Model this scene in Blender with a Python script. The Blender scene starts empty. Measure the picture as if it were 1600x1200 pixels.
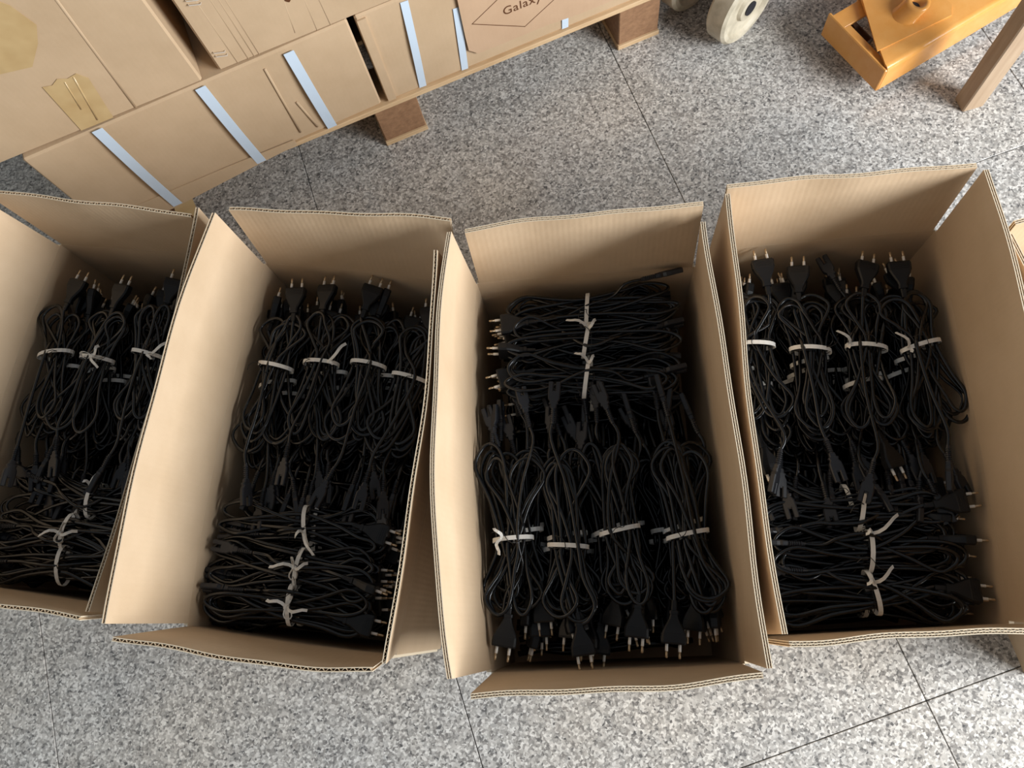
import bpy, math, random
from mathutils import Vector, Matrix
R = math.radians
S = bpy.context.scene
COL = S.collection

# ---------------------------------------------------------------- camera
CAM_H = 1.5
cam_d = bpy.data.cameras.new('camera'); cam = bpy.data.objects.new('camera', cam_d); COL.objects.link(cam)
cam_d.sensor_width = 36.0; cam_d.lens = 27.0; cam_d.clip_start = 0.02
right = Vector((0.940006, -0.323536, -0.108227))
down_i = Vector((-0.341158, -0.891050, -0.299400))
fwd = Vector((0.000432, 0.318360, -0.947970))
m = Matrix(((right.x, -down_i.x, -fwd.x, 0), (right.y, -down_i.y, -fwd.y, 0), (right.z, -down_i.z, -fwd.z, CAM_H), (0, 0, 0, 1)))
cam.matrix_world = m
S.camera = cam

# ---------------------------------------------------------------- light
w = bpy.data.worlds.new('world'); S.world = w; w.use_nodes = True
bg = w.node_tree.nodes['Background']
bg.inputs['Color'].default_value = (0.84, 0.92, 1.0, 1); bg.inputs['Strength'].default_value = 0.17
def area(name, loc, target, sx, sy, power, color):
    d = bpy.data.lights.new(name, 'AREA'); d.shape = 'RECTANGLE'; d.size = sx; d.size_y = sy; d.energy = power; d.color = color
    o = bpy.data.objects.new(name, d); COL.objects.link(o); o.location = loc
    o.rotation_euler = (Vector(target) - Vector(loc)).to_track_quat('-Z', 'Y').to_euler()
    return o
area('window_daylight', (2.55, -1.45, 1.65), (0.0, 0.5, 0.2), 1.8, 1.4, 185, (0.95, 0.98, 1.0))
S.view_settings.view_transform = 'Standard'; S.view_settings.look = 'None'; S.view_settings.gamma = 1
S.view_settings.use_curve_mapping = False
S.view_settings.exposure = 0.30

# ---------------------------------------------------------------- materials
def srgb(r, g, b):
    f = lambda c: (c/255/12.92) if c/255 <= 0.04045 else ((c/255+0.055)/1.055)**2.4
    return (f(r), f(g), f(b), 1)
class Mat:
    def __init__(s, name, rough=0.6, spec=0.5, metal=0.0, color=(0.5, 0.5, 0.5, 1)):
        s.m = bpy.data.materials.new(name); s.m.use_nodes = True; s.t = s.m.node_tree; s.b = s.t.nodes['Principled BSDF']
        s.b.inputs['Roughness'].default_value = rough; s.b.inputs['Specular IOR Level'].default_value = spec
        s.b.inputs['Metallic'].default_value = metal; s.b.inputs['Base Color'].default_value = color
    def n(s, kind, **kw):
        nd = s.t.nodes.new(kind)
        for k, v in kw.items():
            if k in nd.inputs: nd.inputs[k].default_value = v
            else: setattr(nd, k, v)
        return nd
    def l(s, a, b): s.t.links.new(a, b)
    def ramp(s, fac, stops, interp='LINEAR'):
        r = s.t.nodes.new('ShaderNodeValToRGB'); e = r.color_ramp.elements; r.color_ramp.interpolation = interp
        while len(e) < len(stops): e.new(0.5)
        for el, (p, c) in zip(e, stops): el.position = p; el.color = c
        s.l(fac, r.inputs[0]); return r.outputs[0]
    def bump(s, h, strength, dist, prev=None):
        b = s.n('ShaderNodeBump', Strength=strength, Distance=dist); s.l(h, b.inputs['Height'])
        if prev is not None: s.l(prev, b.inputs['Normal'])
        return b.outputs[0]
def cardboard(name, c1, c2, flute=0.0085, flute_strength=0.12):
    k = Mat(name, 0.72, 0.25)
    tc = k.n('ShaderNodeTexCoord'); uv = tc.outputs['UV']
    n1 = k.n('ShaderNodeTexNoise', Scale=7.0, Detail=4.0, Roughness=0.6); k.l(uv, n1.inputs['Vector'])
    mp = k.n('ShaderNodeMapping'); mp.inputs['Scale'].default_value = (60, 420, 1); k.l(uv, mp.inputs[0])
    n2 = k.n('ShaderNodeTexNoise', Scale=6.0, Detail=3.0); k.l(mp.outputs[0], n2.inputs['Vector'])
    ad = k.n('ShaderNodeMath', operation='MULTIPLY_ADD'); k.l(n2.outputs[0], ad.inputs[0]); ad.inputs[1].default_value = 0.35; k.l(n1.outputs[0], ad.inputs[2])
    k.l(k.ramp(ad.outputs[0], [(0.42, c2), (0.85, c1)]), k.b.inputs['Base Color'])
    wv = k.n('ShaderNodeTexWave', wave_type='BANDS', bands_direction='X', Scale=0.3142/flute); wv.inputs['Distortion'].default_value = 0.6
    wv.inputs['Detail'].default_value = 1.0
    k.l(uv, wv.inputs['Vector'])
    b1 = k.bump(wv.outputs[1], flute_strength, 0.0006)
    b2 = k.bump(n1.outputs[0], 0.35, 0.006, b1)
    k.l(b2, k.b.inputs['Normal'])
    return k.m
M = {}
M['card_in'] = cardboard('carton_kraft', srgb(210, 184, 153), srgb(197, 170, 138))
M['card_out'] = cardboard('stack_carton_kraft', srgb(201, 174, 142), srgb(188, 161, 129), flute_strength=0.05)
M['card_dark'] = cardboard('flute_kraft', srgb(206, 184, 154), srgb(190, 166, 136), flute_strength=0.0)
M['sheet'] = cardboard('kraft_sheet', srgb(202, 170, 140), srgb(190, 158, 128), flute_strength=0.05)
def granite():
    k = Mat('granite', 0.24, 0.5)
    g = k.n('ShaderNodeNewGeometry'); p = g.outputs['Position']
    nz = k.n('ShaderNodeTexNoise', Scale=120.0, Detail=2.0); k.l(p, nz.inputs['Vector'])
    mixv = k.n('ShaderNodeMix', data_type='VECTOR'); mixv.inputs[0].default_value = 0.006
    k.l(p, mixv.inputs[4]); k.l(nz.outputs['Color'], mixv.inputs[5])
    v1 = k.n('ShaderNodeTexVoronoi', Scale=250.0); k.l(mixv.outputs[1], v1.inputs['Vector'])
    v2 = k.n('ShaderNodeTexVoronoi', Scale=130.0); k.l(mixv.outputs[1], v2.inputs['Vector'])
    s1 = k.n('ShaderNodeSeparateColor'); k.l(v1.outputs['Color'], s1.inputs[0])
    s2 = k.n('ShaderNodeSeparateColor'); k.l(v2.outputs['Color'], s2.inputs[0])
    c1 = k.ramp(s1.outputs[0], [(0.0, srgb(72, 72, 74)), (0.13, srgb(124, 122, 120)), (0.42, srgb(170, 168, 164)), (0.70, srgb(200, 197, 193)), (0.92, srgb(236, 234, 230))])
    c2 = k.ramp(s2.outputs[1], [(0.0, srgb(94, 93, 94)), (0.22, srgb(150, 147, 144)), (0.6, srgb(184, 178, 172)), (0.95, srgb(220, 216, 211))])
    mx = k.n('ShaderNodeMix', data_type='RGBA'); mx.inputs[0].default_value = 0.32; k.l(c1, mx.inputs[6]); k.l(c2, mx.inputs[7])
    big = k.n('ShaderNodeTexNoise', Scale=3.0, Detail=3.0); k.l(p, big.inputs['Vector'])
    tint = k.ramp(big.outputs[0], [(0.35, (0.93, 0.94, 0.95, 1)), (0.65, (1.0, 0.97, 0.93, 1))])
    mu = k.n('ShaderNodeMix', data_type='RGBA', blend_type='MULTIPLY'); mu.inputs[0].default_value = 1; k.l(mx.outputs[2], mu.inputs[6]); k.l(tint, mu.inputs[7])
    k.l(mu.outputs[2], k.b.inputs['Base Color'])
    return k.m
M['card_edge'] = Mat('cut_kraft_edge', 0.85, 0.1, color=srgb(228, 212, 186)).m
M['granite'] = granite()
M['grout'] = Mat('grout', 0.9, 0.2, color=srgb(78, 76, 73)).m
def rubber():
    k = Mat('black_cord_plastic', 0.20, 0.6)
    oi = k.n('ShaderNodeObjectInfo')
    k.l(k.ramp(oi.outputs['Random'], [(0, (0.0018, 0.0021, 0.003, 1)), (1, (0.004, 0.0046, 0.006, 1))]), k.b.inputs['Base Color'])
    return k.m
M['cord'] = rubber()
M['plug'] = Mat('black_moulded_plastic', 0.42, 0.4, color=(0.005, 0.0053, 0.0065, 1)).m
M['pin_sleeve'] = Mat('nickel_pin', 0.35, 0.5, 0.0, color=srgb(244, 241, 235)).m
M['pin_tip'] = Mat('pin_tip', 0.35, 0.5, 0.8, color=srgb(196, 172, 140)).m
M['tie'] = Mat('white_tie', 0.45, 0.4, color=srgb(240, 238, 232)).m
M['connector'] = Mat('connector_plastic', 0.40, 0.5, color=(0.015, 0.016, 0.020, 1)).m
M['wire'] = Mat('black_wire', 0.4, 0.4, color=(0.012, 0.012, 0.012, 1)).m
M['strap'] = Mat('packing_strap', 0.35, 0.5, color=srgb(206, 222, 238)).m
def tape():
    k = Mat('brown_tape', 0.16, 0.5, color=srgb(180, 152, 104)); tc = k.n('ShaderNodeTexCoord')
    n = k.n('ShaderNodeTexNoise', Scale=25.0, Detail=2.0); k.l(tc.outputs['Object'], n.inputs['Vector'])
    k.l(k.ramp(n.outputs[0], [(0.3, srgb(188, 158, 112)), (0.7, srgb(200, 172, 126))]), k.b.inputs['Base Color'])
    k.l(k.bump(n.outputs[0], 0.3, 0.004), k.b.inputs['Normal']); return k.m
M['tape'] = tape()
M['steel'] = Mat('staple_steel', 0.25, 0.5, 0.3, color=srgb(225, 220, 212)).m
M['print'] = Mat('brown_ink', 0.8, 0.1, color=srgb(96, 62, 40)).m
def wood(name, c1, c2, sc=(6, 60, 60)):
    k = Mat(name, 0.6, 0.3); tc = k.n('ShaderNodeTexCoord'); mp = k.n('ShaderNodeMapping'); mp.inputs['Scale'].default_value = sc
    k.l(tc.outputs['Object'], mp.inputs[0]); n = k.n('ShaderNodeTexNoise', Scale=1.5, Detail=5.0, Roughness=0.65); k.l(mp.outputs[0], n.inputs['Vector'])
    k.l(k.ramp(n.outputs[0], [(0.3, c2), (0.7, c1)]), k.b.inputs['Base Color']); k.l(k.bump(n.outputs[0], 0.3, 0.002), k.b.inputs['Normal']); return k.m
M['chip'] = wood('chipboard', srgb(164, 126, 94), srgb(132, 98, 72), (40, 60, 60))
M['pine'] = wood('pine_board', srgb(222, 192, 152), srgb(196, 162, 122), (5, 50, 50))
M['leg'] = wood('leg_wood', srgb(186, 162, 136), srgb(164, 138, 112), (40, 40, 4))
def paint():
    k = Mat('orange_paint', 0.24, 0.5); tc = k.n('ShaderNodeTexCoord')
    n = k.n('ShaderNodeTexNoise', Scale=9.0, Detail=6.0, Roughness=0.7); k.l(tc.outputs['Object'], n.inputs['Vector'])
    k.l(k.ramp(n.outputs[0], [(0.22, srgb(150, 100, 48)), (0.33, srgb(216, 148, 70)), (0.7, srgb(226, 166, 94))]), k.b.inputs['Base Color'])
    k.l(k.bump(n.outputs[0], 0.15, 0.002), k.b.inputs['Normal']); return k.m
M['orange'] = paint()
M['dark_steel'] = Mat('dark_steel', 0.45, 0.5, 0.6, color=srgb(84, 62, 50)).m
def nylon():
    k = Mat('nylon_wheel', 0.42, 0.4); tc = k.n('ShaderNodeTexCoord')
    n = k.n('ShaderNodeTexNoise', Scale=30.0, Detail=4.0); k.l(tc.outputs['Object'], n.inputs['Vector'])
    k.l(k.ramp(n.outputs[0], [(0.3, srgb(176, 166, 144)), (0.65, srgb(214, 204, 182))]), k.b.inputs['Base Color']); return k.m
M['nylon'] = nylon()
M['hub'] = Mat('hub_black', 0.5, 0.4, color=srgb(40, 40, 46)).m

# ---------------------------------------------------------------- mesh helpers
class MB:
    def __init__(s): s.v = []; s.f = []; s.uv = []; s.mi = []
    def add(s, vs, fs, uvs=None, mi=0):
        o = len(s.v); s.v += [tuple(x) for x in vs]
        for i, f in enumerate(fs):
            s.f.append([a+o for a in f]); s.mi.append(mi)
            s.uv.append([uvs[a] for a in f] if uvs else [(vs[a][0], vs[a][1]) for a in f])
        return s
    def box(s, lo, hi, mi=0):
        x0, y0, z0 = lo; x1, y1, z1 = hi
        P = [(x0,y0,z0),(x1,y0,z0),(x1,y1,z0),(x0,y1,z0),(x0,y0,z1),(x1,y0,z1),(x1,y1,z1),(x0,y1,z1)]
        for f, ax in (((0,3,2,1),(0,1)),((4,5,6,7),(0,1)),((0,1,5,4),(0,2)),((2,3,7,6),(0,2)),((1,2,6,5),(1,2)),((3,0,4,7),(1,2))):
            vs = [P[i] for i in f]; s.add(vs, [(0,1,2,3)], [(v[ax[0]], v[ax[1]]) for v in vs], mi)
        return s
    def bevel_box(s, lo, hi, b, mi=0):
        # box with chamfered edges
        x0, y0, z0 = lo; x1, y1, z1 = hi; c = [(x0+x1)/2, (y0+y1)/2, (z0+z1)/2]; h = [(x1-x0)/2, (y1-y0)/2, (z1-z0)/2]
        vs = []; idx = {}
        for sx in (-1, 1):
            for sy in (-1, 1):
                for sz in (-1, 1):
                    for a in range(3):
                        sg = (sx, sy, sz); p = [c[i]+sg[i]*(h[i] if i == a else h[i]-b) for i in range(3)]
                        idx[(sx, sy, sz, a)] = len(vs); vs.append(p)
        fs = []
        for a in range(3):
            o1, o2 = [i for i in range(3) if i != a]
            for sg in (-1, 1):
                q = []
                for s1, s2 in ((-1,-1),(1,-1),(1,1),(-1,1)):
                    t = [0,0,0]; t[a] = sg; t[o1] = s1; t[o2] = s2; q.append(idx[(*t, a)])
                fs.append(q)
        for a in range(3):     # edges along axis a
            o1, o2 = [i for i in range(3) if i != a]
            for s1 in (-1, 1):
                for s2 in (-1, 1):
                    q = []
                    for sa, fa in ((-1,o1),(1,o1),(1,o2),(-1,o2)):
                        t = [0,0,0]; t[a] = sa; t[o1] = s1; t[o2] = s2; q.append(idx[(*t, fa)])
                    fs.append(q)
        for sx in (-1, 1):
            for sy in (-1, 1):
                for sz in (-1, 1): fs.append([idx[(sx,sy,sz,a)] for a in range(3)])
        return s.add(vs, fs, [(v[0], v[2]) for v in vs], mi)
    def prism(s, pts, z0, z1, mi=0):
        n = len(pts); vs = [(x, y, z0) for x, y in pts] + [(x, y, z1) for x, y in pts]
        fs = [list(range(n))[::-1], list(range(n, 2*n))] + [(i, (i+1) % n, n+(i+1) % n, n+i) for i in range(n)]
        return s.add(vs, fs, None, mi)
    def loft(s, rings, mi=0, cap=True):
        n = len(rings[0]); vs = [p for r in rings for p in r]; fs = []
        for i in range(len(rings)-1):
            for j in range(n): fs.append((i*n+j, i*n+(j+1) % n, (i+1)*n+(j+1) % n, (i+1)*n+j))
        if cap: fs += [list(range(n))[::-1], [(len(rings)-1)*n+j for j in range(n)]]
        return s.add(vs, fs, None, mi)
    def tube(s, pts, a, b=None, sides=6, mi=0, up=Vector((0, 0, 1))):
        b = b or a; pts = [Vector(p) for p in pts]; rings = []; N = up.copy()
        for i, p in enumerate(pts):
            T = (pts[min(i+1, len(pts)-1)] - pts[max(i-1, 0)])
            if T.length < 1e-9: T = Vector((0, 1, 0))
            T.normalize(); N = N - T*N.dot(T)
            if N.length < 1e-6: N = T.orthogonal()
            N.normalize(); B = T.cross(N)
            rings.append([p + B*(a*math.cos(2*math.pi*k/sides)) + N*(b*math.sin(2*math.pi*k/sides)) for k in range(sides)])
        return s.loft(rings, mi)
    def build(s, name, mats, parent=None, smooth=False, xf=None):
        me = bpy.data.meshes.new(name); v = s.v
        me.from_pydata([tuple(x) for x in v], [], s.f)
        ul = me.uv_layers.new(name='UVMap')
        flat = [c for f in s.uv for p in f for c in (p[0], p[1])]
        ul.data.foreach_set('uv', flat)
        for mm in (mats if isinstance(mats, (list, tuple)) else [mats]): me.materials.append(M[mm])
        me.polygons.foreach_set('material_index', s.mi)
        me.polygons.foreach_set('use_smooth', [smooth]*len(s.f))
        me.update()
        return link(name, me, parent)
def link(name, me, parent=None):
    o = bpy.data.objects.new(name, me); COL.objects.link(o)
    if parent is not None: o.parent = parent
    return o
def thing(name, label, cat, loc=(0, 0, 0), rz=0, group=None):
    o = bpy.data.objects.new(name, None); COL.objects.link(o); o.location = loc; o.rotation_euler = (0, 0, rz); o.empty_display_size = 0.05
    return tag(o, label, cat, group)
def tag(o, label=None, cat=None, group=None, kind=None):
    if label: o['label'] = label
    if cat: o['category'] = cat
    if group: o['group'] = group
    if kind: o['kind'] = kind
    return o
def copy_tree(o, parent=None):
    c = o.copy(); COL.objects.link(c)
    if parent is not None: c.parent = parent
    for ch in list(o.children): copy_tree(ch, c)
    return c
def catmull(P, n=5):
    P = [Vector(p) for p in P]; out = []
    for i in range(len(P)-1):
        p0 = P[max(i-1, 0)]; p1 = P[i]; p2 = P[i+1]; p3 = P[min(i+2, len(P)-1)]
        for k in range(n):
            t = k/n
            out.append(0.5*((2*p1) + (p2-p0)*t + (2*p0-5*p1+4*p2-p3)*t*t + (3*p1-p0-3*p2+p3)*t**3))
    out.append(P[-1]); return out

# ---------------------------------------------------------------- floor
fl = MB().box((-2.7, -2.3, -0.06), (3.7, 4.4, -0.003)).build('floor', 'grout'); tag(fl, 'grey speckled granite slab floor', kind='structure')
TX, TY = 0.7695, 0.9115
tile_mb = MB().bevel_box((-TX/2+0.0008, -TY/2+0.0008, -0.02), (TX/2-0.0008, TY/2-0.0008, 0), 0.0008)
tile0 = tile_mb.build('floor_tile', 'granite', fl)
first = True
for i in range(-4, 4):
    for j in range(-2, 5):
        o = tile0 if first else link('floor_tile', tile0.data, fl); first = False
        o.location = (0.487 + TX*(i+0.5), -0.297 + TY*(j+0.5), 0)

M['wall'] = Mat('white_wall_paint', 0.8, 0.3, color=srgb(214, 214, 210)).m
tag(MB().box((-2.7, 4.4, -0.06), (3.7, 4.5, 2.9)).build('wall_back', 'wall'), 'plain white wall far behind the pallet', kind='structure')
tag(MB().box((-2.8, -2.3, -0.06), (-2.7, 4.4, 2.9)).build('wall_left', 'wall'), 'plain white wall far to the left', kind='structure')

# ---------------------------------------------------------------- open cartons
ZC = 0.33
def panel(name, A, B, TA, TB, out, b0, b1, th, layers, parent, mat='card_in', wavy=0.0, ns=24, nt=6, seed=0, label=None):
    """sheet of corrugated board between the lower edge A-B and the upper edge TA-TB; thickness goes along `out`"""
    A, B, TA, TB, out = map(Vector, (A, B, TA, TB, out)); rnd = random.Random(seed); ph = [rnd.uniform(0, 6.28) for _ in range(3)]
    def P(s, t, n):
        p = (A.lerp(B, s)).lerp(TA.lerp(TB, s), t)
        bul = (b0*(1-t) + b1*t)*4*s*(1-s)
        wv = wavy*(math.sin(2.3*math.pi*s+ph[0])*t + 0.6*math.sin(5.1*math.pi*s+ph[1])*t*t)
        return p + out*(bul + wv + n)
    LU = (B-A).length; LV = (TA-A).length
    def slab(mb, n0, n1, mi):
        vs = []; uv = []
        for n in (n0, n1):
            for i in range(ns+1):
                for j in range(nt+1): vs.append(P(i/ns, j/nt, n)); uv.append((i/ns*LU + seed*0.37, j/nt*LV + n))
        q = (ns+1)*(nt+1); W = nt+1; fs = []
        for i in range(ns):
            for j in range(nt):
                a = i*W+j; fs.append((a, a+W, a+W+1, a+1)); fs.append((q+a, q+a+1, q+a+W+1, q+a+W))
        nf = len(fs)
        for i in range(ns):
            fs.append((i*W+nt, (i+1)*W+nt, q+(i+1)*W+nt, q+i*W+nt)); fs.append((i*W, q+i*W, q+(i+1)*W, (i+1)*W))
        for j in range(nt):
            fs.append((j, j+1, q+j+1, q+j)); a = ns*W+j; fs.append((a, q+a, q+a+1, a+1))
        mb.add(vs, fs, uv, mi)
        for i in range(nf, len(fs)): mb.mi[i-len(fs)] = 2
    mb = MB()
    if layers == 0:
        slab(mb, 0, th, 0)
    else:
        lt = 0.0011; step = (th - lt)/layers
        for k in range(layers+1): slab(mb, k*step, k*step+lt, 0)
        for k in range(layers):
            n0 = k*step+lt; n1 = (k+1)*step; per = 0.0090 if layers == 1 else (0.0085 if k == 0 else 0.0070)
            nn = max(8, int(LU/per*6)); vs = []; uv = []; fs = []
            for i in range(nn+1):
                s = i/nn; n = (n0+n1)/2 + (n1-n0)/2*max(-1, min(1, 1.25*math.sin(2*math.pi*s*LU/per + k)))
                for t, dn in ((0.02, -.0005), (0.995, -.0005), (0.995, .0005), (0.02, .0005)): vs.append(P(s, t, n+dn)); uv.append((s*LU, t*LV))
            for i in range(nn): fs += [(i*4+j, (i+1)*4+j, (i+1)*4+j+1, i*4+j+1) for j in (0, 1, 2)]
            mb.add(vs, fs, uv, 1)
    o = mb.build(name, [mat, 'card_dark', 'card_edge'], parent, smooth=False)
    if label: o['label'] = label
    return o

# crease corners (back-left, back-right, front-right, front-left), upper flap corners and bulges, in metres
BOX = {
 1: dict(q=[(-.691,.945),(-.373,.787),(-.643,.245),(-.961,.405)], lay=1, th=.0056,
    back=((-.700,.950,.507),(-.384,.776,.494),0,.004), right=((-.371,.790,.496),(-.644,.242,.49),.008,.012),
    front=((-.968,.392,.506),(-.640,.236,.506),.0,.0), left=((-.716,.955,.506),(-.992,.410,.503),.012,.012)),
 2: dict(q=[(-.335,.759),(-.022,.590),(-.300,.062),(-.592,.205)], lay=1, th=.0056,
    back=((-.319,.752,.509),(-.003,.603,.509),.004,.004), right=((-.040,.568,.509),(-.271,.047,.504),.006,.010),
    front=((-.602,.195,.507),(-.283,.044,.507),.004,.006), left=((-.338,.758,.509),(-.609,.213,.504),.014,.020)),
 3: dict(q=[(.003,.582),(.348,.476),(.173,-.112),(-.169,-.008)], lay=2, th=.0068,
    back=((.011,.576,.510),(.343,.484,.510),.002,.006), right=((.332,.464,.509),(.169,-.108,.510),.001,.000),
    front=((-.175,-.021,.509),(.162,-.111,.510),.002,.004), left=((-.006,.586,.509),(-.190,.001,.509),.018,.024)),
 4: dict(q=[(.385,.491),(.724,.393),(.529,-.178),(.200,-.084)], lay=2, th=.0068,
    back=((.386,.499,.507),(.710,.397,.510),.002,.004), right=((.718,.391,.510),(.520,-.183,.510),.006,.010),
    front=((.206,-.087,.507),(.515,-.174,.507),.0,.0), left=((.387,.492,.506),(.206,-.080,.507),.004,.004)),
 5: dict(q=[(.728,.298),(1.079,.262),(1.018,-.345),(.667,-.309)], lay=2, th=.0068,
    back=((.719,.304,.500),(1.075,.268,.508),.0,.003), right=((1.082,.258,.508),(1.020,-.345,.508),.0,.006),
    front=((.670,-.318,.508),(1.015,-.352,.508),.0,.0), left=((.706,.294,.500),(.660,-.305,.508),.0,.0)),
}
BLAB = {
 1: 'open brown carton of black cords at the left edge of the picture',
 2: 'open carton with widely bent left flap and splayed front flap, second from left',
 3: 'open carton with plug pins along its front wall, third from left',
 4: 'open carton with tall brown right flap, fourth from left',
 5: 'open carton mostly out of view at the right edge beside the fourth carton'}
FRAME = {}
for b, d in BOX.items():
    q = [Vector((x, y, 0)) for x, y in d['q']]
    ctr = sum(q, Vector())/4; vax = ((q[0]+q[1]-q[2]-q[3])/2).normalized(); uax = Vector((vax.y, -vax.x, 0))
    ang = math.atan2(vax.y, vax.x) - math.pi/2
    FRAME[b] = (ctr, uax, vax, ang)
    root = thing('open_carton', BLAB[b], 'carton', ctr, ang, 'open cartons filled with cords')
    inv = Matrix.Translation(ctr) @ Matrix.Rotation(ang, 4, 'Z'); inv.invert()
    T = lambda p: inv @ Vector(p)
    TD = lambda v: inv.to_3x3() @ Vector(v)
    sides = {'back': (0, 1, vax), 'right': (1, 2, uax), 'front': (3, 2, -vax), 'left': (0, 3, -uax)}
    for k, (i, j, out) in sides.items():
        ta, tb, b0, b1 = d[k]
        a, c = q[i], q[j]; e = (c-a).normalized()
        o_ = Vector((e.y, -e.x, 0)); o_ = o_ if o_.dot(out) > 0 else -o_
        A0, C0 = a.copy(), c.copy()
        # body wall
        panel('side_wall', T(A0), T(C0), T((A0.x, A0.y, ZC)), T((C0.x, C0.y, ZC)), TD(o_), 0.0, b0, d['th'], 0, root, seed=b*10+ord(k[0]), nt=5)
        ins = 0.0035
        fa = a + e*ins; fc = c - e*ins
        flap = panel('flap', T((fa.x, fa.y, ZC+0.0005)), T((fc.x, fc.y, ZC+0.0005)), T(ta), T(tb), TD(o_), b0, b1, d['th'], d['lay'], root, wavy=0.0018, seed=b*10+ord(k[1]))
    pts = [T(x) for x in q]
    MB().prism([(p.x, p.y) for p in pts][::-1], 0.0005, 0.005).build('bottom', 'card_in', root)

# ---------------------------------------------------------------- cord bundles
def ring(y, hx, hz, cx=0.0, ch=0.35, cz=0.0):
    c = min(hx, hz)*ch
    return [(cx+x, y, cz+z) for x, z in ((-hx, -hz+c), (-hx+c, -hz), (hx-c, -hz), (hx, -hz+c), (hx, hz-c), (hx-c, hz), (-hx+c, hz), (-hx, hz-c))]
def cring(y, r, n=8, cx=0.0):
    return [(cx+r*math.cos(2*math.pi*k/n), y, r*math.sin(2*math.pi*k/n)) for k in range(n)]
plug_mb = MB()
plug_mb.loft([ring(.016, .0036, .0030), ring(.002, .0042, .0036), ring(.0015, .0068, .0052), ring(-.003, .0070, .0056), ring(-.0032, .0058, .0050),
    ring(-.010, .0075, .0056), ring(-.024, .0145, .0064), ring(-.030, .0168, .0068), ring(-.0302, .0172, .0070), ring(-.042, .0176, .0070), ring(-.0445, .0168, .0062)])
for k in range(3): plug_mb.box((-.0105, -.0345-.003*k, .0068), (.0105, -.0335-.003*k, .0074))
PLUG = plug_mb.build('plug', 'plug').data; bpy.data.objects.remove(bpy.data.objects['plug'])
pin_mb = MB()
pin_mb.loft([cring(0.002, .0022), cring(-.0098, .0022), cring(-.0100, .0019)], 0)
pin_mb.loft([cring(-.0099, .0018), cring(-.0185, .0018), cring(-.0195, .0012)], 1)
PIN = pin_mb.build('pin', ['pin_sleeve', 'pin_tip'], smooth=True).data; bpy.data.objects.remove(bpy.data.objects['pin'])
con_mb = MB(); rr = [cring(-.004, .0030)]
for k in range(7): rr += [cring(k*.0032, .0032), cring(k*.0032+.0004, .0043), cring(k*.0032+.0018, .0043), cring(k*.0032+.0022, .0030)]
con_mb.loft(rr)
con_mb.loft([ring(.021, .0046, .0040), ring(.027, .0052, .0042), ring(.0275, .0076, .0044), ring(.029, .0076, .0044), ring(.032, .0064, .0044), ring(.037, .0094, .0044), ring(.048, .0098, .0044)])
for sx in (-1, 1): con_mb.loft([ring(.0475, .0039, .0043, sx*.0058), ring(.064, .0037, .0041, sx*.0058), ring(.0645, .0031, .0036, sx*.0058)])
con_mb.box((-.0022, .0475, -.0028), (.0022, .0500, .0028))
CON = con_mb.build('connector', 'connector').data; bpy.data.objects.remove(bpy.data.objects['connector'])

def ribbon(mb, pts, wdir, w, th=0.0007):
    pts = [Vector(p) for p in pts]; rings = []
    for i, p in enumerate(pts):
        T = (pts[min(i+1, len(pts)-1)]-pts[max(i-1, 0)]).normalized(); W = Vector(wdir(i/(len(pts)-1)) if callable(wdir) else wdir)
        W = (W - T*W.dot(T)).normalized(); N = T.cross(W)
        rings.append([p+W*w/2+N*th/2, p-W*w/2+N*th/2, p-W*w/2-N*th/2, p+W*w/2-N*th/2])
    mb.loft(rings)

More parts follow.
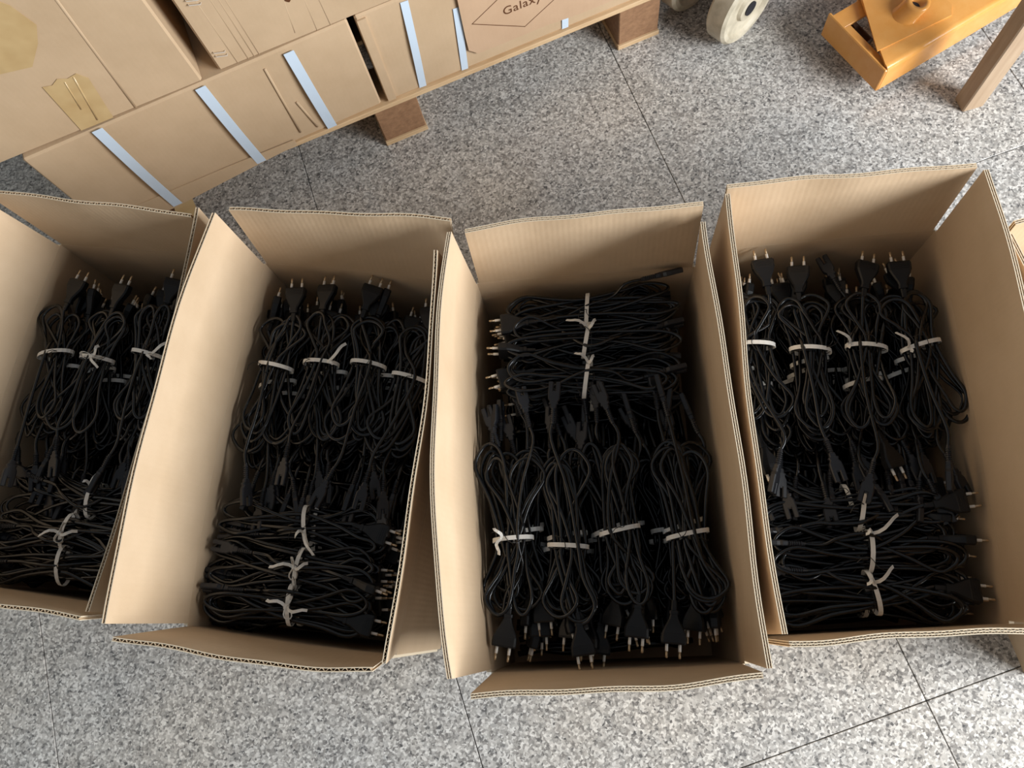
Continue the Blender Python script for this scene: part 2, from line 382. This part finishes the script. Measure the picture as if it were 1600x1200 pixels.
def make_bundle(seed, Lp=.10, Lc=.12, py=-.115, cy=.165, loops=6, splay=1.0, roll=None, tie='tail', px=None, cxx=None, pyaw=None, cyaw=None, lift=0.0, rx=.027, rz=.014):
    """one tied power cord: y points from the plug to the connector, origin at the tie"""
    rnd = random.Random(seed); U = rnd.uniform
    root = bpy.data.objects.new('power_cord_bundle', None); COL.objects.link(root); root.empty_display_size = .03
    px = U(-.03, .03) if px is None else px; cxx = U(-.035, .035) if cxx is None else cxx
    roll = rnd.choice([0, 0, R(20), R(-25), R(85), R(70), R(-80)]) if roll is None else roll
    pyaw = U(-.25, .25) if pyaw is None else pyaw; cyaw = U(-.35, .35) if cyaw is None else cyaw
    pz = U(.002, .014) + .6*lift; cz = U(.004, .014) + lift
    cen = {1: [U(-.024, -.010), U(.008, .024)], -1: [U(-.022, -.008), U(.008, .022)]}
    slots = []
    nsl = 2*loops+2
    for k in range(nsl):
        a = 2.4*k + U(-.3, .3); r = math.sqrt((k+.5)/nsl); slots.append((rx*r*math.cos(a), rz*r*math.sin(a)))
    rnd.shuffle(slots)
    pts = []
    d = Vector((math.sin(pyaw), math.cos(pyaw), 0))      # plug axis, cord side
    pb = Vector((px, py, pz)); pts += [pb + d*.004, pb + d*.020]
    si = 0; pts.append((slots[0][0], -.02, slots[0][1]))
    side = 1
    for k in range(loops):
        for end in (1, -1):
            L = (Lc if end > 0 else Lp)*U(.84, 1.04); w = U(.010, .025)*splay; cx = (rnd.choice(cen[end])+U(-.005, .005))*splay; zt = slots[si][1] + U(-.008, .010)
            xa, za = slots[si]; xb, zb = slots[si+1]; si += 1
            sg = 1 if xa > xb else -1
            if rnd.random() < .07: sg = -sg
            z2 = zt + U(-.006, .006)
            pts += [(xa, end*.006, za), (xa*.55+(cx+sg*w)*.45, end*.42*L, za*.5+zt*.5), (cx+sg*w, end*.74*L, zt), (cx+sg*w*.62, end*.93*L, zt), (cx, end*L, (zt+z2)/2),
                    (cx-sg*w*.62, end*.93*L, z2), (cx-sg*w, end*.74*L, z2), (xb*.55+(cx-sg*w)*.45, end*.42*L, zb*.5+z2*.5)]
            if si >= nsl-2: si = 0
    e = Vector((math.sin(cyaw), math.cos(cyaw), 0))
    cb = Vector((cxx, cy, cz))
    xa, za = slots[-1]
    pts += [(xa, 0, rz+.003), (xa*.6+cxx*.4, .45*cy, rz+.004), cb - e*.030, cb - e*.002]
    cord = MB(); cord.tube(catmull(pts, 4), .0031, .0021, 6)
    cord.build('cord', 'cord', root, smooth=True)
    pl = link('plug', PLUG, root); pl.matrix_local = Matrix.Translation(pb) @ Matrix.Rotation(-pyaw, 4, 'Z') @ Matrix.Rotation(roll, 4, 'Y')
    for sx in (-1, 1):
        p = link('pin', PIN, pl); p.location = (sx*.0093, -.0445, 0)
    co = link('connector', CON, root); co.matrix_local = Matrix.Translation(cb) @ Matrix.Rotation(-cyaw, 4, 'Z') @ Matrix.Rotation(rnd.choice([0, R(15), R(-20), R(80), R(-60)]), 4, 'Y')
    # white tie
    t = MB(); a0 = U(-.5, .5); n = 22; ex, ez = rx+.0045, rz+.0045; sk = U(-.008, .008)
    ribbon(t, [(ex*math.cos(2*math.pi*k/n), sk*math.cos(2*math.pi*k/n), ez*math.sin(2*math.pi*k/n)) for k in range(n+1)], (0, 1, 0), .0065)
    kx = rnd.choice([-1, 1])*U(.3, .95)*ex if tie != 'bow' else U(-.006, .006); kz = ez*math.sqrt(max(0, 1-(kx/ex)**2)) + .001; ky = sk*kx/ex
    if tie in ('tail', 'bow'):
        for s_ in (-1, 1):
            L = U(.022, .045); dx = U(-.4, .4) + (kx/ex)*.7; dy = s_*U(.3, 1.0); nn = math.hypot(dx, dy); dx /= nn; dy /= nn
            if tie == 'tail' and s_ > 0: L *= .4
            ribbon(t, [(kx+dx*L*f + .004*math.sin(5*f)*dy, ky+dy*L*f, kz+.002+.012*math.sin(2.4*f)) for f in (0, .2, .4, .6, .8, 1)], lambda f: (-dy, dx, .6*f), .0048)
    if tie == 'bow':
        for s_ in (-1, 1):
            A = U(-.6, .6)+ (0 if s_ > 0 else math.pi); L = U(.016, .024)
            ribbon(t, [(kx+L*math.sin(math.pi*f)*math.cos(A+.6*(f-.5)*2), ky+L*math.sin(math.pi*f)*math.sin(A+.6*(f-.5)*2), kz+.003+.006*math.sin(2*math.pi*f)) for f in [i/10 for i in range(11)]], (0, 0, 1), .0042)
        t.bevel_box((kx-.004, ky-.004, kz-.001), (kx+.004, ky+.004, kz+.005), .0015)
    t.build('twist_tie', 'tie', root)['label'] = 'white plastic tie strip'
    # thin black wire twist beside the tie
    wv = MB(); y0 = U(-.008, .008); n = 16
    wp = [((rx+.003)*math.cos(2*math.pi*k/n), y0+.002*math.sin(5*k), (rz+.003)*math.sin(2*math.pi*k/n)) for k in range(n+1)]
    wv.tube(wp, .0006, sides=4)
    wx = U(-.02, .02); wz = rz+.004
    for s_ in (-1, 1):
        aa = U(0, 6.28); wv.tube([(wx+.024*f*math.cos(aa+f), y0+.024*f*math.sin(aa+f), wz+.006*math.sin(3*f)) for f in (0, .25, .5, .75, 1)], .0006, sides=4)
    wv.build('wire_twist', 'wire', root)
    return root

def place(o, b, u, v, z, rot, label, group, tilt=(0, 0)):
    ctr, uax, vax, ang = FRAME[b]
    p = ctr + uax*u + vax*v
    o.location = (p.x, p.y, z); o.rotation_euler = (tilt[0], tilt[1], ang + rot)
    tag(o, label, 'cord bundle', group)
DEEP = ['one layer', 'two layers', 'three layers', 'four layers', 'five layers']
ORD = ['leftmost', 'second from left', 'third from left', 'rightmost']
BN = {1: 'left-edge carton', 2: 'second carton', 3: 'third carton', 4: 'fourth carton', 5: 'right-edge carton'}
pool_col = [[make_bundle(900+10*lay+i, Lp=.10, Lc=.130, py=-.092-.008*(i % 3), cy=.138+.024*((i+lay) % 3), cxx=[-.036, .034, 0, .018, -.018][(lay+2*i) % 5], loops=5, splay=1.15, tie='plain', lift=.006+.021*lay) for i in range(3)] for lay in range(5)]
pool_row = [make_bundle(950+i, Lp=.125, Lc=.140, py=-.090, cy=.082, loops=5, cyaw=0, px=[-.018, .016, 0, .008][i], splay=1.1, tie='plain', pyaw=random.Random(i).uniform(-.15, .15)) for i in range(4)]
used = set()
def from_pool(pool, i):
    o = pool[i % len(pool)]
    if o.name in used: return copy_tree(o)
    used.add(o.name); return o
rg = random.Random(5)
Zt = .316
cols = {1: [(-.129, .096), (-.048, .095), (.045, .112), (.128, .110)], 2: [(-.122, .125), (-.044, .138), (.038, .143), (.112, .127)],
        3: [(-.140, -.117), (-.057, -.132), (.022, -.113), (.122, -.125)], 4: [(-.122, .132), (-.038, .119), (.047, .119), (.128, .118)]}
rows = {1: [(.010, -.144), (-.012, -.201), (-.004, -.254)], 2: [(-.016, -.129), (-.012, -.196), (-.014, -.252)],
        3: [(.0, .254), (-.005, .200), (-.010, .132)], 4: [(.006, -.131), (.008, -.192), (.004, -.250)]}
colside = {1: 'with plugs at back', 2: 'with plugs at back', 3: 'with plugs at front', 4: 'with plugs at back'}
ties_c = {1: ['plain', 'bow', 'tail', 'tail'], 2: ['plain', 'tail', 'plain', 'plain'], 3: ['tail', 'plain', 'plain', 'plain'], 4: ['plain', 'plain', 'tail', 'tail']}
ties_r = {1: ['tail', 'bow', 'plain'], 2: ['tail', 'bow', 'bow'], 3: ['plain', 'tail', 'tail'], 4: ['plain', 'tail', 'tail']}
RN = {-1: ['rearmost', 'middle', 'frontmost'], 1: ['rearmost', 'middle', 'frontmost']}
seed = 10
for b in (1, 2, 3, 4):
    back = b != 3
    base = math.pi if back else 0.0
    for i, (u, v) in enumerate(cols[b]):
        seed += 1
        kw = dict(Lp=.088, Lc=.130, py=-.096, cy=[.175, .15, .185, .165][i], lift=.006) if back else dict(Lp=.108, Lc=.145, py=-.112, cy=[.175, .19, .165, .183][i], lift=.006)
        o = make_bundle(seed, loops=6, tie=ties_c[b][i], roll=[0, R(12), R(-10), R(5)][i], splay=1.22 if i in (0, 3) and b != 2 else 1.15, **kw)
        place(o, b, u, v, Zt, base + rg.uniform(-.09, .09) + (-.05 if b == 2 else 0) + (.10 if (b, i) == (4, 3) else 0), 'black cord bundle %s, %s lengthwise in the %s' % (colside[b], ORD[i], BN[b]), 'lengthwise bundles in the %s' % BN[b], (rg.uniform(-.04, .04), rg.uniform(-.05, .05)))
        for lay in range(1, 6):
            o = from_pool(pool_col[lay-1], rg.randrange(100))
            sh = rg.uniform(-.036, -.006) if back else rg.uniform(-.006, .022)
            flip = b == 4 and (i, lay) in ((0, 1), (2, 1))      # a few lie the other way round
            if flip: sh = .070 - v
            place(o, b, max(-.126, min(.128 if b != 2 else .112, u+rg.uniform(-.02, .02))), v+sh, Zt-.006-.023*lay, base+(math.pi if flip else 0)+rg.uniform(-.10, .10), 'black cord bundle %s below the %s lengthwise bundle in the %s' % (DEEP[lay-1], ORD[i], BN[b]), 'buried lengthwise bundles in the %s' % BN[b], (rg.uniform(-.06, .06), rg.uniform(-.1, .1)))
    # crosswise rows: plugs at right except in the third carton
    rot = -math.pi/2 if b == 3 else math.pi/2
    for i, (u, v) in enumerate(rows[b]):
        seed += 1
        o = make_bundle(seed, Lp=.130, Lc=.150, py=-.092 if b == 2 else -.100, cy=.082 if b == 2 else .096, loops=7, tie=ties_r[b][i], splay=1.0, cyaw=-.12 if (b, i) == (3, 0) else rg.uniform(-.2, .2), cxx=-.026 if (b, i) == (3, 0) else rg.uniform(-.03, .03), lift=.026 if (b, i) == (3, 0) else 0, px=rg.uniform(-.02, .02), roll=[0, R(80), R(10)][i])
        place(o, b, u, v, Zt-.008-(0.0 if i else .006), rot + rg.uniform(-.05, .05), 'tied black cord bundle lying crosswise, %s of three in the %s' % (RN[1][i], BN[b]), 'crosswise bundles in the %s' % BN[b], (rg.uniform(-.04, .04), rg.uniform(-.05, .05)))
        for lay in range(1, 5):
            o = from_pool(pool_row, rg.randrange(100))
            place(o, b, u+rg.uniform(-.012, .012), min(.25, max(-.252, v+rg.uniform(-.02, .02))), Zt-.012-.023*lay, rot+rg.uniform(-.08, .08), 'black cord bundle %s below the %s crosswise bundle in the %s' % (DEEP[lay-1], RN[1][i], BN[b]), 'buried crosswise bundles in the %s' % BN[b], (rg.uniform(-.06, .06), rg.uniform(-.08, .08)))
for i in range(4):
    o = copy_tree(pool_col[0][i % 3]); place(o, 5, -.128+.085*i, .10, .285, math.pi, 'black cord bundle, %s inside the mostly hidden carton at the right edge' % ORD[i], 'bundles in the right-edge carton')
# uncountable cords packed below the bundles
fr = random.Random(77); fm = MB()
for k in range(420):
    z = .012 + .185*(k/420) ; along = fr.random() < .7
    if along:
        x0 = fr.uniform(-.155, .155); y0 = fr.uniform(-.285, -.05); L = fr.uniform(.15, .30)
        P = [(x0+fr.uniform(-.012, .012), min(.287, y0+L*f), z+fr.uniform(-.004, .004)) for f in (0, .25, .5, .75, 1)]
        if fr.random() < .5: P = [(x, -y, zz) for x, y, zz in P]
    else:
        y0 = fr.uniform(-.285, .285); x0 = -.155; L = fr.uniform(.2, .31)
        P = [(x0+L*f, y0+fr.uniform(-.012, .012), z+fr.uniform(-.004, .004)) for f in (0, .25, .5, .75, 1)]
    P = [(max(-.156, min(.156, x)), max(-.288, min(.288, y)), zz) for x, y, zz in P]
    fm.tube(catmull(P, 2), .0048, .0034, 5)
fill0 = None
for b in (1, 2, 3, 4, 5):
    ctr, uax, vax, ang = FRAME[b]
    o = fm.build('packed_cords', 'cord', smooth=True) if fill0 is None else link('packed_cords', fill0.data)
    fill0 = fill0 or o
    o.location = (ctr.x, ctr.y, 0); o.rotation_euler = (0, 0, ang)
    if b == 2: o.scale = (.90, 1, 1)
    tag(o, 'mass of black cord filling the depths of the %s' % BN[b], 'cords', kind='stuff')

# ---------------------------------------------------------------- pallet and stacked cartons
SA = R(3.017); SU = Vector((math.cos(SA), math.sin(SA), 0)); SN = Vector((math.sin(SA), -math.cos(SA), 0)); OFF = -1.1646
def stack_root(name, label, cat, s, z, group=None):
    p = SU*s + SN*OFF
    return thing(name, label, cat, (p.x, p.y, z), SA, group)
# local frame of every stack item: x along the stack, -y towards the viewer, z up
pal = stack_root('wooden_pallet', 'wooden pallet with chipboard blocks carrying the stacked cartons', 'pallet', .03, 0)
for bx in (-.585, .0, .585):
    for by in (.05, .45, .85):
        MB().bevel_box((bx-.05, by-.05, .012), (bx+.05, by+.05, .116), .002).build('block', 'chip', pal)
        MB().bevel_box((bx-.052, by-.054, .0), (bx+.052, by+.052, .012), .001).build('foot_board', 'pine', pal)
for by in (.05, .24, .45, .66, .85):
    MB().bevel_box((-.635, by-.054, .1162), (.635, by+.055, .128), .001).build('deck_board', 'pine', pal)
def carton(name, label, s0, s1, z0, z1, dep, front=0.0, sag=0.0):
    root = stack_root(name, label, 'carton', (s0+s1)/2, z0, 'closed cartons stacked on the pallet')
    h = (s1-s0)/2
    bm_ = MB().bevel_box((-h, front+.004, 0), (h, front+dep, z1-z0), .004)
    if sag: bm_.v = [(x, y-(.016*(.5-x/h/2) if y < dep/2 else 0), z) for x, y, z in bm_.v]
    bm_.build('body', 'card_out', root)
    return root, (s0+s1)/2, z0
def ridge(root, s0, z0, sA, zA, sB, zB, y=.0, w=.0022, name='crease', mat='card_out'):
    # slim raised crease / ribbon on the front face, points given in stack coordinates
    p = [Vector((sA-s0, y+.003, zA-z0)), Vector((sB-s0, y+.003, zB-z0))]
    return MB().tube([(q_.x, q_.y+.0008, q_.z) for q_ in p], w*1.15, .0010, 8, up=Vector((0, -1, 0))).build(name, mat, root, smooth=True)
def strap(root, s0, z0, sA, zA, sB, zB, w, y=.0, bow=.0045):
    mb = MB(); n = 8; pts = []
    for i in range(n+1):
        f = i/n; pts.append((sA+(sB-sA)*f-s0, y+.0025-bow*math.sin(math.pi*f), zA+(zB-zA)*f-z0))
    ribbon(mb, pts, (1, 0, 0), w, .0008)
    o = mb.build('packing_strap', 'strap', root); o['label'] = 'pale blue-white plastic packing strap'; return o
A, a0, az = carton('closed_carton', 'long low carton on the pallet with three pale straps down its front', -.652, .004, .1285, .372, .42, 0.0, 1)
for (sA, zA, sB, zB) in ((-.503, .373, -.494, .100), (-.298, .368, -.286, .118), (-.121, .362, -.114, .130)): strap(A, a0, az, sA, zA, sB, zB, .021, -.016*(.5-((sA-a0)/.328)/2)-.0035)
ridge(A, a0, az, -.176, .345, -.180, .150, -.006); ridge(A, a0, az, -.155, .235, -.142, .145, -.0055)
lip = MB(); cx_ = [(-.651, .145, .086, -.0140), (-.50, .145, .094, -.0115), (-.35, .144, .110, -.0090), (-.20, .140, .125, -.0070)]
lv = []
for (s_, zt_, zb_, yy) in cx_: lv += [(s_-a0, yy, zt_-az), (s_-a0, yy-.0005, zb_-az), (s_-a0, yy+.0025, zt_-az), (s_-a0, yy+.002, zb_-az)]
lf = []
for i in range(3):
    a = 4*i; lf += [(a, a+1, a+5, a+4), (a+2, a+6, a+7, a+3), (a+1, a+3, a+7, a+5), (a, a+4, a+6, a+2)]
lf += [(0, 2, 3, 1), (12, 13, 15, 14)]
lip.add(lv, lf, [(v[0], v[2]) for v in lv]); lip.build('bottom_lip', 'card_out', A)['label'] = 'drooping lower edge of the carton front'
# loose bottom flap hanging at the carton's underside
fl_ = MB(); fl_.prism([(-.50, -.02), (-.458, -.02), (-.474, -.085), (-.53, -.10)], 0, .003)
fl_.v = [(x-a0, -.0095+z, .001+y) for x, y, z in fl_.v]
fo = fl_.build('torn_flap', 'tape', A); fo['label'] = 'taped corner flap hanging below the carton'
B, b0_, bz = carton('closed_carton', 'carton printed with a diamond logo, lying at the right of the pallet', .018, .672, .1285, .372, .42)
strap(B, b0_, bz, .117, .363, .101, .131, .016); strap(B, b0_, bz, .212, .300, .200, .131, .0150, .0, .0008); strap(B, b0_, bz, .443, .300, .437, .131, .0150, .0, .0008)
MB().box((-.002, -.001, .003), (.016, .004, .235)).build('corner_fold', 'card_out', B).location = (-.327+.004, .001, 0)
sh = MB(); sh.prism([(.217, .372), (.640, .372), (.640, .160), (.470, .160), (.400, .166), (.236, .166), (.2165, .185), (.2155, .224)][::-1], 0, .0012)
sh.v = [(x-b0_, -.0030+z, y-bz) for x, y, z in sh.v]; sh.uv = [[(sh.v[i][0], sh.v[i][2]) for i in f] for f in sh.f]
so = sh.build('printed_sheet', 'sheet', B); so['label'] = 'pinkish kraft sheet glued over the straps'
def ink(root, pts, y, w=.0016):
    mb = MB()
    for (x0, z0), (x1, z1) in zip(pts, pts[1:]+pts[:1]):
        d = Vector((x1-x0, 0, z1-z0)).normalized(); n = Vector((-d.z, 0, d.x))*w/2; a = Vector((x0, y, z0))-d*w/2; c = Vector((x1, y, z1))+d*w/2
        mb.add([a-n, c-n, c+n, a+n, a-n+Vector((0, .0004, 0)), c-n+Vector((0, .0004, 0)), c+n+Vector((0, .0004, 0)), a+n+Vector((0, .0004, 0))], [(0,1,2,3),(4,7,6,5),(0,4,5,1),(1,5,6,2),(2,6,7,3),(3,7,4,0)])
    return mb.build('printed_diamond', 'print', root)
ink(so, [(.235-b0_, .251-bz), (.345-b0_, .188-bz), (.455-b0_, .251-bz), (.345-b0_, .314-bz)], -.0033)['label'] = 'thin brown diamond outline'
tc = bpy.data.curves.new('lettering', 'FONT'); tc.body = 'Galaxy'; tc.size = .0290; tc.extrude = .0002; tc.align_x = 'CENTER'; tc.space_character = 1.08
to = bpy.data.objects.new('tmp_text', tc); COL.objects.link(to)
bpy.context.view_layer.update()
tm = bpy.data.meshes.new_from_object(to.evaluated_get(bpy.context.evaluated_depsgraph_get())); bpy.data.objects.remove(to)
tm.materials.clear(); tm.materials.append(M['print'])
tl = link('printed_lettering', tm, so); tl.rotation_euler = (R(90), 0, 0); tl.location = (.345-b0_, -.0033, .240-bz); tl['label'] = 'brown lettering reading Galaxy'
C, c0, cz_ = carton('closed_carton', 'upper left carton with brown tape patches, beside a dark gap', -.90, -.287, .3735, .720, .42, -.006)
ridge(C, c0, cz_, -.394, .700, -.421, .376, -.006)
def patch(root, s0, z0, pts, y, name='tape_patch', mat='tape'):
    mb = MB(); mb.prism(pts[::-1], 0, .0006); mb.v = [(x-s0, y+.0034+z, zz-z0) for x, zz, z in mb.v]
    return mb.build(name, mat, root)
patch(C, c0, cz_, [(-.70, .70), (-.50, .70), (-.462, .645), (-.452, .60), (-.472, .57), (-.508, .535), (-.56, .545), (-.70, .60)], -.007)
patch(C, c0, cz_, [(-.530, .376), (-.466, .376), (-.449, .474), (-.460, .492), (-.478, .489), (-.492, .496), (-.507, .488), (-.522, .492)], -.007)
ridge(C, c0, cz_, -.468, .488, -.492, .385, -.0075, .0014, mat='tape'); ridge(C, c0, cz_, -.486, .485, -.500, .42, -.0075, .0011, mat='tape')
D, d0, dz = carton('closed_carton', 'upper middle carton with steel staples beside the dark gap', -.252, .320, .3735, .720, .42, .0)
for k, (x, hgt) in enumerate(((-.198, 1), (-.186, 1), (-.176, 1), (-.219, .7))): ridge(D, d0, dz, x, .375+.26*hgt, x+.004, .376, .001, .0018)
for (sA, zA, sB, zB) in ((-.086, .46, -.094, .39), (-.05, .50, -.055, .376), (-.030, .62, -.028, .376)): ridge(D, d0, dz, sA, zA, sB, zB, .001, .0015)
def staple(root, s0, z0, s, z):
    mb = MB()
    for k in (0, 1):
        mb.tube([(s-s0-.010, .003, z-z0-.009*k+.002), (s-s0-.009, -.0008, z-z0-.009*k+.002), (s-s0+.009, -.0008, z-z0-.009*k-.004), (s-s0+.010, .003, z-z0-.009*k-.004)], .0011, .0007, 6, up=Vector((0, -1, 0)))
    return mb.build('staple_pair', 'steel', root)
staple(D, d0, dz, -.222, .535); staple(D, d0, dz, -.232, .418)
hole = MB(); hole.prism([(.006*math.cos(a), .005*math.sin(a)*(1+.3*math.sin(3*a))) for a in [i*math.pi/6 for i in range(12)]], 0, .0008); hole.v = [(x-.078-d0, .0031+z, y+.463-dz) for x, y, z in hole.v]
hole.build('puncture', 'print', D)
# second row behind, seen only through the gaps
E2, e0, ez_ = carton('closed_carton', 'carton in the rear row glimpsed in the dark gap of the stack', -.60, .30, .1285, .372, .40, .44)

# ---------------------------------------------------------------- pallet truck
PO = Vector((.952, .835, 0)); PA = R(11.82)
tr = thing('pallet_truck', 'orange hand pallet truck with pale nylon steering wheels', 'pallet truck', PO, PA)
f = MB(); zt = .104; r_ = .012; zb = .036; Wd = .186
def fork_mesh():
    mb = MB(); prof = [(0.0, zb), (0.0, zt-r_)] + [(r_-r_*math.cos(a), zt-r_+r_*math.sin(a)) for a in [R(18*k) for k in range(1, 5)]] + [(r_, zt), (Wd-r_, zt)] + [(Wd-r_+r_*math.sin(a), zt-r_+r_*math.cos(a)) for a in [R(18*k) for k in range(1, 6)]] + [(Wd, zb)]
    def x0(y):   # slanted left end of the top plate
        return 0.006 if y < .040 else .006 + (y-.040)*.50
    inner = [(max(.005, min(Wd-.005, y)), min(z, zt-.005)) for y, z in prof]
    vs = []; xs = [0, 1]
    for (y, z) in prof: vs += [(x0(y), y, z), (1.12, y, z)]
    for (y, z) in inner: vs += [(x0(y), y, z), (1.12, y, z)]
    n = len(prof); fs = []
    for i in range(n-1):
        fs.append((2*i, 2*i+1, 2*i+3, 2*i+2)); o = 2*n; fs.append((o+2*i, o+2*i+2, o+2*i+3, o+2*i+1))
        fs.append((2*i, 2*i+2, o+2*i+2, o+2*i)); fs.append((2*i+1, o+2*i+1, o+2*i+3, 2*i+3))
    mb.add(vs, fs); return mb
fk = fork_mesh().build('fork', 'orange', tr, smooth=False)
for p in fk.data.polygons: p.use_smooth = True
fk.data.set_sharp_from_angle(angle=R(30))
e = MB(); e.bevel_box((-.001, .0, zb-.001), (.006, Wd, zt-.006), .002); e.build('end_plate', 'orange', fk)
e = MB(); e.bevel_box((.006, .010, .086), (.022, .140, .092), .001); e.bevel_box((.006, .140, .086), (.110, Wd-.006, .092), .001); e.build('inner_ledge', 'orange', fk)
e = MB(); e.tube([(.05, .10, .05), (.05, .18, .05)], .016, sides=14); e.build('pivot_bolt', 'dark_steel', fk, smooth=True)
e = MB(); e.bevel_box((.030, .128, .060), (.040, .180, .088), .002); e.build('link_bar', 'dark_steel', fk)
# boss with a bushing hole on the top plate
bo = MB(); rings = []
for (h, r) in ((-.004, .0285), (0.0, .0285), (.004, .026), (.024, .0245), (.027, .0225), (.027, .0145), (.004, .0135)):
    rings.append([(.116+r*math.cos(a)+h*.75, .086+r*math.sin(a)-h*.15, zt+.002+h) for a in [2*math.pi*k/24 for k in range(24)]])
bo.loft(rings, cap=False); bo.build('boss', 'orange', fk, smooth=True)
e = MB(); e.prism([(.116+.0125*math.cos(a)+.012, .086+.0125*math.sin(a)-.002) for a in [2*math.pi*k/18 for k in range(18)]], zt+.014, zt+.018); e.build('bushing', 'hub', fk)
e = MB(); e.prism([(.012, .046), (.188, .030), (.206, .050), (.206, .172), (.0725, .172)], zt, zt+.003); e.build('reinforcing_plate', 'orange', fk)
f2 = link('fork', fk.data, tr); f2.location = (0, .47, 0)
MB().bevel_box((.03, .19, .11), (.075, .645, .30), .01).build('bulkhead', 'orange', tr)
MB().bevel_box((-.22, .30, .20), (.03, .40, .24), .008).build('pump_bracket', 'dark_steel', tr)
pc = MB(); pc.tube([(-.19, .35, .19), (-.19, .35, .42)], .035, sides=18); pc.build('pump_column', 'orange', tr, smooth=True)
inv = (Matrix.Translation(PO) @ Matrix.Rotation(PA, 4, 'Z')).inverted()
ax = Vector((.42, -.907, 0))
def wheel(cx, cy):
    r = .088; hw = .026; prof = [(-hw, .016), (-hw, .030), (-hw+.008, .034), (-hw+.008, .066), (-hw, .072), (-hw, r-.006), (-hw+.006, r), (hw-.006, r), (hw, r-.006), (hw, .072), (hw-.008, .066), (hw-.008, .034), (hw, .030), (hw, .016)]
    mb = MB(); rings = [[(rr*math.cos(2*math.pi*k/40), t, rr*math.sin(2*math.pi*k/40)) for k in range(40)] for t, rr in prof]; mb.loft(rings, cap=False)
    o = mb.build('wheel', 'nylon', tr, smooth=True); o.data.set_sharp_from_angle(angle=R(35))
    ang = math.atan2(ax.y, ax.x) - PA - math.pi/2
    p = inv @ Vector((cx, cy, r)); o.location = p; o.rotation_euler = (0, 0, ang)
    h = MB(); h.tube([(0, -hw-.003, 0), (0, hw+.003, 0)], .0165, sides=20); h.build('hub', 'hub', o, smooth=False)
    return o
wheel(.765, 1.130); wheel(.705, 1.260)
a1 = inv @ Vector((.765, 1.130, .088)); a2 = inv @ Vector((.705, 1.260, .088))
MB().tube([a1, a2], .010, sides=12).build('axle', 'dark_steel', tr, smooth=True)
mid = (a1+a2)/2
MB().tube([mid, mid+Vector((0, 0, .12)), (-.19, .35, .21)], .022, sides=12).build('steering_yoke', 'dark_steel', tr, smooth=True)

# ---------------------------------------------------------------- table leg
lg = MB(); lg.bevel_box((-.0235, -.019, 0), (.0235, .019, .70), .0025)
lo = lg.build('table_leg', 'leg'); lo.location = (1.137, .752, 0); lo.rotation_euler = (0, 0, R(-4))
tag(lo, 'square brown wooden table leg standing beside the orange fork', 'table leg')
